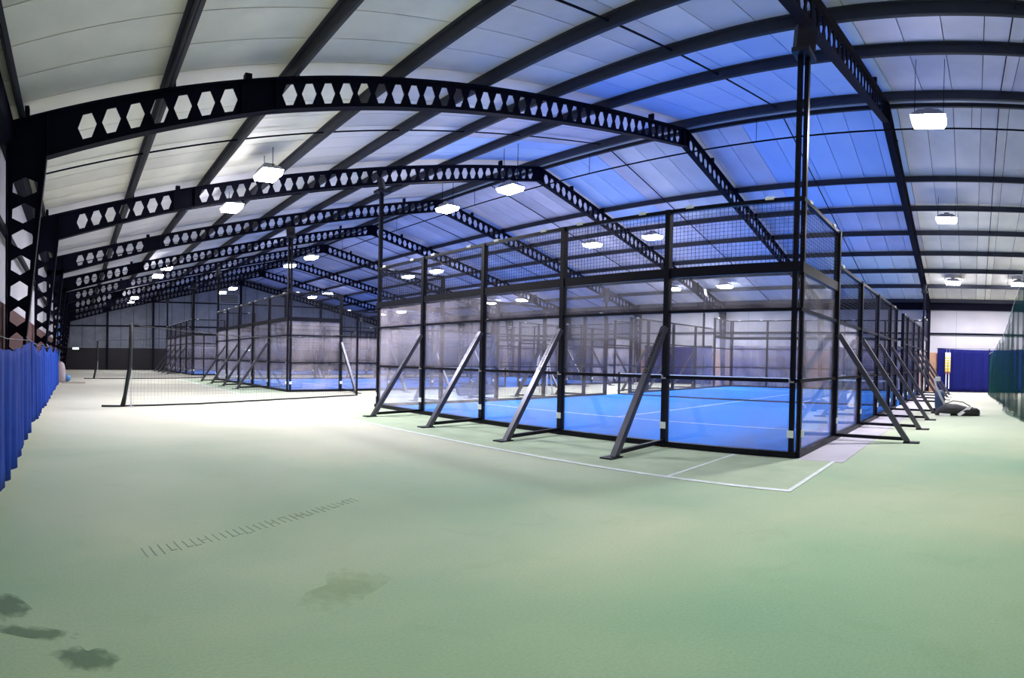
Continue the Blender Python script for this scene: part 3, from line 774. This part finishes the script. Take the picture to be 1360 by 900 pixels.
for i, (a, b, w_) in enumerate(segs):
    e = empty('low_curtain', (-0.60, (a + b) / 2, 0))
    dz = [0.24, 0.31, 0.29, 0.32, 0.33][i]
    drape('cloth', M['curtain_blue'], [(-0.585, a, 0), (-0.60 + 0.01 * i, b, 0)], lambda s, i=i: 1.64 - 0.16 * math.sin(math.pi * s) + 0.01 * math.sin(40 * s),
          lambda s, dz=dz, i=i: dz + 0.03 * math.sin(9 * s + i) - (0.06 if i == 0 else 0.0) * math.sin(3.14 * s), 0.028, 11, parent=e, loc=(-0.60, (a + b) / 2, 0), seed=i + 3).location = (0, 0, 0)
    for y, t in ((a, -1), (b, 1)):
        yk = min((T0 + SP * k for k in range(5)), key=lambda q: abs(q - y)); near = abs(yk - y) < 0.3
        end = (-0.065, yk - t * 0.07 - (a + b) / 2, 1.72) if near else (XL + 0.60, y - (a + b) / 2, 1.72)
        MB().bar((0.0, y - (a + b) / 2, 1.64), end, 0.012, 0.012).build('hook', M['grey_steel'], e)
    MB().tube([(0, a - (a + b) / 2, 1.655), (0, 0, 1.60), (0, b - (a + b) / 2, 1.655)], 0.004, 6).build('cord', M['grey_steel'], e)
    tag(e, labs[i], 'curtain', 'low blue curtains along the near wall')
for k in range(-1, 8):
    a, b = T0 + SP * k + 0.62, T0 + SP * (k + 1) - 0.48
    e = empty('wall_curtain', (XR - 0.3, (a + b) / 2, 0))
    c = drape('cloth', M['curtain_navy'], [(XR - .28, a, 0), (XR - .28, b, 0)], lambda s: 2.50 - 0.07 * math.sin(math.pi * s), lambda s: 0.03, 0.03, 13, parent=e, loc=(XR - .3, (a + b) / 2, 0), seed=k + 20)
    c.location = (0, 0, 0)
    MB().bar((0, a - (a + b) / 2 - .05, 2.50), (0, b - (a + b) / 2 + .05, 2.50), 0.02, 0.02).build('curtain_wire', M['frame_steel'], e)
    if k == -1: lab = 'navy blue curtain on the brick wall behind the black bag'
    else: lab = f'navy blue curtain on the far brick wall, {ordw[7 - k]} bay from the gable'
    tag(e, lab, 'curtain', 'navy curtains along the brick wall')

# ------------------------------------------------------------------ divider nets
def divider(name, floor_pts, post_top, post_foot, zt, label, step=0.09):
    e = empty(name, (floor_pts[0][0], floor_pts[0][1], 0)); ox, oy = floor_pts[0]
    P = [Vector((x - ox, y - oy, 0)) for x, y in floor_pts]; L = [0]
    for a, b in zip(P, P[1:]): L.append(L[-1] + (b - a).length)
    tot = L[-1]
    def at(d, v):
        j = min(max(k for k in range(len(L)) if L[k] <= d + 1e-9), len(P) - 2); c = P[j].lerp(P[j + 1], (d - L[j]) / (L[j + 1] - L[j]))
        z = zt(d / tot) * v
        lean = 0.18 * (v ** 1.5) * max(0, 1 - d / 0.8)
        return Vector((c.x + lean, c.y, z + 0.01))
    m = MB(); n = int(tot / step); rows = int(zt(0.3) / step); T = 0.0024
    for i in range(n + 1):
        pts = [at(tot * i / n, v / 6) for v in range(7)]
        for a, b in zip(pts, pts[1:]): m.bar(a, b, T, T)
    for r in range(1, rows):
        pts = [at(tot * q / 40, r / rows) for q in range(41)]
        for a, b in zip(pts, pts[1:]): m.bar(a, b, T, T)
    o = m.build('netting', M['net_black'], e); o['kind'] = 'stuff'
    MB().tube([at(tot * q / 40, 1.0) + Vector((0, 0, 0.015 * math.sin(q * 2.2))) for q in range(41)], 0.012, 6).build('top_cord', M['rope_black'], e, smooth=True)
    bp = [Vector((-0.5, -0.06, 0.03))] + [at(tot * q / 40, 0) + Vector((0, 0.02 * math.sin(q * 1.1), 0.012)) for q in range(41)]
    MB().tube(bp, 0.028, 6).build('bottom_rope', M['rope_black'], e, smooth=True)
    side = [Vector((0.0, 0, 0.02)), Vector((0.06, 0, 0.35)), Vector((0.12, 0, 0.8)), Vector((0.165, 0, 1.1)), Vector((0.18, 0, 1.7)), Vector((0.19, 0, zt(0)))]
    MB().tube(side, [0.06, 0.045, 0.05, 0.05, 0.045, 0.05], 8).build('gathered_edge', M['rope_black'], e, smooth=True)
    MB().bar((0.20, 0, 0), (0.20, 0, zt(0) + 0.03), 0.022, 0.022).box(0.12, 0.28, -.08, .08, 0, 0.012).build('net_post', M['grey_tube'], e)
    p = at(tot, 0); MB().bar((p.x, p.y, 0), (p.x, p.y, zt(1.0) + .03), 0.05, 0.05).build('net_post', M['court_steel'], e)
    tag(e, label, 'net', 'black divider nets')
divider('divider_net', [(1.13, 13.44), (3.0, 13.94), (5.59, 14.98), (8.6, 16.0)], None, None, lambda s: 2.27 - 0.25 * math.sin(math.pi * s), 'black divider net on a post by the gap between first and middle courts')
divider('divider_net', [(0.95, 28.85), (3.0, 28.95), (5.0, 29.2), (7.0, 30.6)], None, None, lambda s: 2.26 + 0.55 * s * s, 'black divider net on a post beyond the middle court', step=0.12)

# green net gathered at the far side
e = empty('practice_net', (18, -1.0, 0))
zt_pts = [(0, 2.15), (0.25, 2.3), (0.55, 2.8), (0.72, 3.5), (0.9, 4.3), (1, 4.6)]
def interp(pts, s):
    for (a, b), (c, d) in zip(pts, pts[1:]):
        if s <= c: return b + (d - b) * (s - a) / (c - a)
    return pts[-1][1]
o = drape('net_cloth', M['net_green'], [(26.4, -0.72, 0), (18, -1.0, 0), (11.5, -1.22, 0)], lambda s: interp(zt_pts, s), lambda s: 0.02, 0.07, 13, n=220, rows=14, parent=e, loc=(18, -1, 0), thick=0, seed=4); o.location = (0, 0, 0)
o = drape('net_cloth', M['net_green'], [(26.2, -0.80, 0), (19, -1.05, 0), (12.5, -1.25, 0)], lambda s: interp(zt_pts, s) * 0.96, lambda s: 0.02, 0.09, 9, n=200, rows=14, parent=e, loc=(18, -1, 0), thick=0, seed=8); o.location = (0, 0, 0)
MB().tube([(26.4 - 18 - 14.9 * s, 0.28 - 0.5 * s, interp(zt_pts, s) + 0.03 * math.sin(s * 37)) for s in [i / 60 for i in range(61)]], 0.013, 6).build('top_cord', M['grey_tube'], e, smooth=True)
MB().tube([(26.4 - 18 - 14.9 * s, 0.28 - 0.5 * s + 0.22 * math.sin(s * 11) * s, 0.05) for s in [i / 60 for i in range(61)]], [0.03 + 0.05 * (i % 7) / 7 for i in range(61)], 7).build('gathered_hem', M['net_green'], e, smooth=True)
MB().bar((8.4, 0.28, 0), (8.4, 0.28, 2.45), 0.05, 0.05).build('net_post', M['court_steel'], e)
MB().bar((-6.5, -0.22, 0), (-6.5, -0.22, 4.65), 0.05, 0.05).build('net_post', M['court_steel'], e)
tag(e, 'sagging translucent green practice net beside the black bag', 'net')

# ------------------------------------------------------------------ loose things on the far side
def loft(secs, n=12, sup=2.6):
    """secs: (x, y_centre, half_width, z0, z1) -> closed soft body"""
    mb = MB(); rings = []
    for x, yc, hw, z0, z1 in secs:
        b = len(mb.v)
        for k in range(n):
            t = 2 * math.pi * k / n; c, s = math.cos(t), math.sin(t)
            mb.v.append((x, yc + hw * math.copysign(abs(c) ** (2 / sup), c), (z0 + z1) / 2 + (z1 - z0) / 2 * math.copysign(abs(s) ** (2 / sup), s)))
        rings.append(b)
    for a, b in zip(rings, rings[1:]):
        for k in range(n): mb.f.append((a + k, a + (k + 1) % n, b + (k + 1) % n, b + k))
    mb.f.append(tuple(rings[0] + k for k in reversed(range(n)))); mb.f.append(tuple(rings[-1] + k for k in range(n)))
    return mb
e = empty('sports_bag', (14.6, 0.40, 0), -math.pi / 2 + 0.1)
loft([(-.55, 0, .10, 0.01, .10), (-.50, 0, .20, 0.005, .20), (-.25, 0, .27, 0, .36), (0.0, 0, .28, 0, .34), (.3, 0, .27, 0, .25), (.52, 0, .24, 0, .22), (.58, 0, .18, 0.01, .17)], 16).build('body', M['bag_black'], e, smooth=True)
MB().bar((.02, -.285, .03), (.32, -.235, .26), 0.02, 0.09).build('stripe', M['white_cloth'], e)
MB().bar((.32, -.235, .262), (.36, .2, .262), 0.09, 0.02).build('stripe', M['white_cloth'], e)
MB().bar((-.45, -.235, .05), (-.18, -.285, .03), 0.02, 0.07).build('stripe', M['white_cloth'], e)
MB().tube([(-.3, -.1, .35), (-.1, -.12, .44), (.15, -.1, .40), (.4, -.05, .24)], 0.014, 6).build('handle', M['bag_black'], e, smooth=True)
tag(e, 'long black sports bag with white stripes lying on the floor', 'bag')
e = empty('ball_trolley', (15.62, 0.90, 0))
loft([(-.12, 0, .10, 0.02, .52), (-.05, 0, .14, 0.0, .66), (.05, 0, .14, 0.0, .70), (.12, 0, .10, 0.02, .60)], 14).build('pack', M['pack_blue'], e, smooth=True)
MB().tube([(-.16, -.16, .22), (-.15, -.02, .52), (-.14, .10, .82), (-.13, .14, 1.02), (-.13, .10, 1.08), (-.13, .0, 1.10)], [.035, .035, .03, .03, .03, .03], 8).build('handle', M['grey_tube'], e, smooth=True)
MB().box(-.16, -.10, -.02, .13, .98, 1.12).build('grip', M['grey_tube'], e, bevel=0.02)
for y in (-.14, .14): MB().tube([(-.02, y, .06), (.03, y, .06)], 0.06, 12).build('wheel', M['rope_black'], e)
tag(e, 'dark blue ball trolley with a curved grey handle beside the bag', 'trolley')
for i, dy in enumerate((0.0, 0.14)):
    e = empty('ball_tube', (XR - 0.52, 1.18 + dy, 0.20))
    MB().tube([(0, 0, 0.90), (0, 0, 2.05)], 0.062, 12).build('tube', M['clear_plastic'], e, smooth=True)
    ball = MB(); pr = [(0.068 * math.sin(math.pi * q / 8) + 1e-4, -0.068 * math.cos(math.pi * q / 8)) for q in range(9)]
    bme = ball.lathe(pr, 12).mesh('ball', M['ball_yellow'], True)
    for q in range(6): link('ball', bme, e, (-0.012, 0, 1.02 + q * 0.145))
    MB().lathe([(0.066, 0), (0.066, 0.07)], 12, (0, 0, 0.87)).build('end_cap', M['red_cap'], e)
    MB().tube([(0, 0, 0.0), (0, 0, 0.9)], 0.022, 8).build('rod', M['white_cloth'], e)
    MB().bar((0, 0, 2.0), (0.24, 0, 2.26), 0.012, 0.012).build('hook', M['grey_steel'], e)
    tag(e, 'tube of yellow balls hung up against the navy curtain', 'ball tube', 'ball tubes on the navy curtain')

# sack, blue ball and pole beyond the low curtains
e = empty('sack', (-0.68, 25.4, 0))
o = MB().lathe([(.20, 0), (.26, .06), (.27, .35), (.25, .7), (.20, .95), (.10, 1.06), (.02, 1.08)], 16).build('body', M['sack'], e, smooth=True)
MB().lathe([(.11, 0), (.13, .03), (.11, .06)], 12, (0, 0, 1.0)).build('tie', M['red_cap'], e)
tag(e, 'pinkish white stuffed sack standing at the end of the curtains', 'sack')
e = MB().lathe([(0.19 * math.sin(math.pi * q / 12) + 1e-4, 0.19 - 0.19 * math.cos(math.pi * q / 12)) for q in range(13)], 18).build('exercise_ball', M['ball_blue'], None, (-0.36, 25.75, 0.0), smooth=True)
tag(e, 'blue ball on the floor beside the pink sack', 'ball')
e = MB().tube([(0, 0, 0), (0, 0, 3.1)], 0.045, 10).build('blue_pole', M['pole_blue'], None, (-0.80, 28.2, 0), smooth=True); tag(e, 'upright light blue pole against the wall past the sack', 'pole')
e = empty('exit_sign', (0.05, YG - 0.02, 2.0))
MB().box(-.26, .26, -.06, 0, -.1, .1).build('case', M['lamp_body'], e); MB().box(-.24, .24, -.066, -.06, -.08, .08).build('panel', M['exit_light'], e)
tag(e, 'small lit exit sign on the dark band of the gable wall', 'sign')
e = empty('wall_vent', (12.6, YG - 0.02, 6.9))
MB().box(-.9, .9, -.25, 0, -.45, .45).build('frame', M['vent_grey'], e)
for q in range(6): MB().bar((-.78, -.27, -.32 + q * .13), (.78, -.27, -.32 + q * .13), 0.05, 0.07).build('slat', M['gable_dark'], e)
tag(e, 'grey louvred vent high on the gable wall', 'vent')
# step ladder and black kit pile between the first two courts
e = empty('step_ladder', (15.2, 14.2, 0), 0.5)
for sy in (-.2, .2):
    MB().bar((-.45, sy * 1.25, 0), (0, sy * .8, 1.75), 0.05, 0.03).build('rail', M['grey_tube'], e); MB().bar((.45, sy * 1.25, 0), (0, sy * .8, 1.75), 0.04, 0.03).build('rail', M['grey_tube'], e)
for q in range(6):
    f = (q + .7) / 6.5; MB().bar((-.45 + .45 * f, -.25 + .09 * f, 1.75 * f), (-.45 + .45 * f, .25 - .09 * f, 1.75 * f), 0.09, 0.025).build('step', M['grey_tube'], e)
tag(e, 'pale step ladder standing behind the first court', 'ladder')
e = empty('kit_bag', (12.6, 14.9, 0), 0.3)
loft([(-.9, 0, .15, 0, .15), (-.7, 0, .35, 0, .40), (-.2, 0, .42, 0, .52), (.3, 0, .42, 0, .46), (.8, 0, .32, 0, .34), (.95, 0, .15, 0, .16)], 14).build('body', M['bag_black'], e, smooth=True)
MB().tube([(-.5, 0, .46), (-.2, 0, .60), (.2, 0, .58), (.5, 0, .42)], 0.02, 6).build('handle', M['rope_black'], e, smooth=True)
tag(e, 'large black kit bag on the floor behind the first court', 'bag')
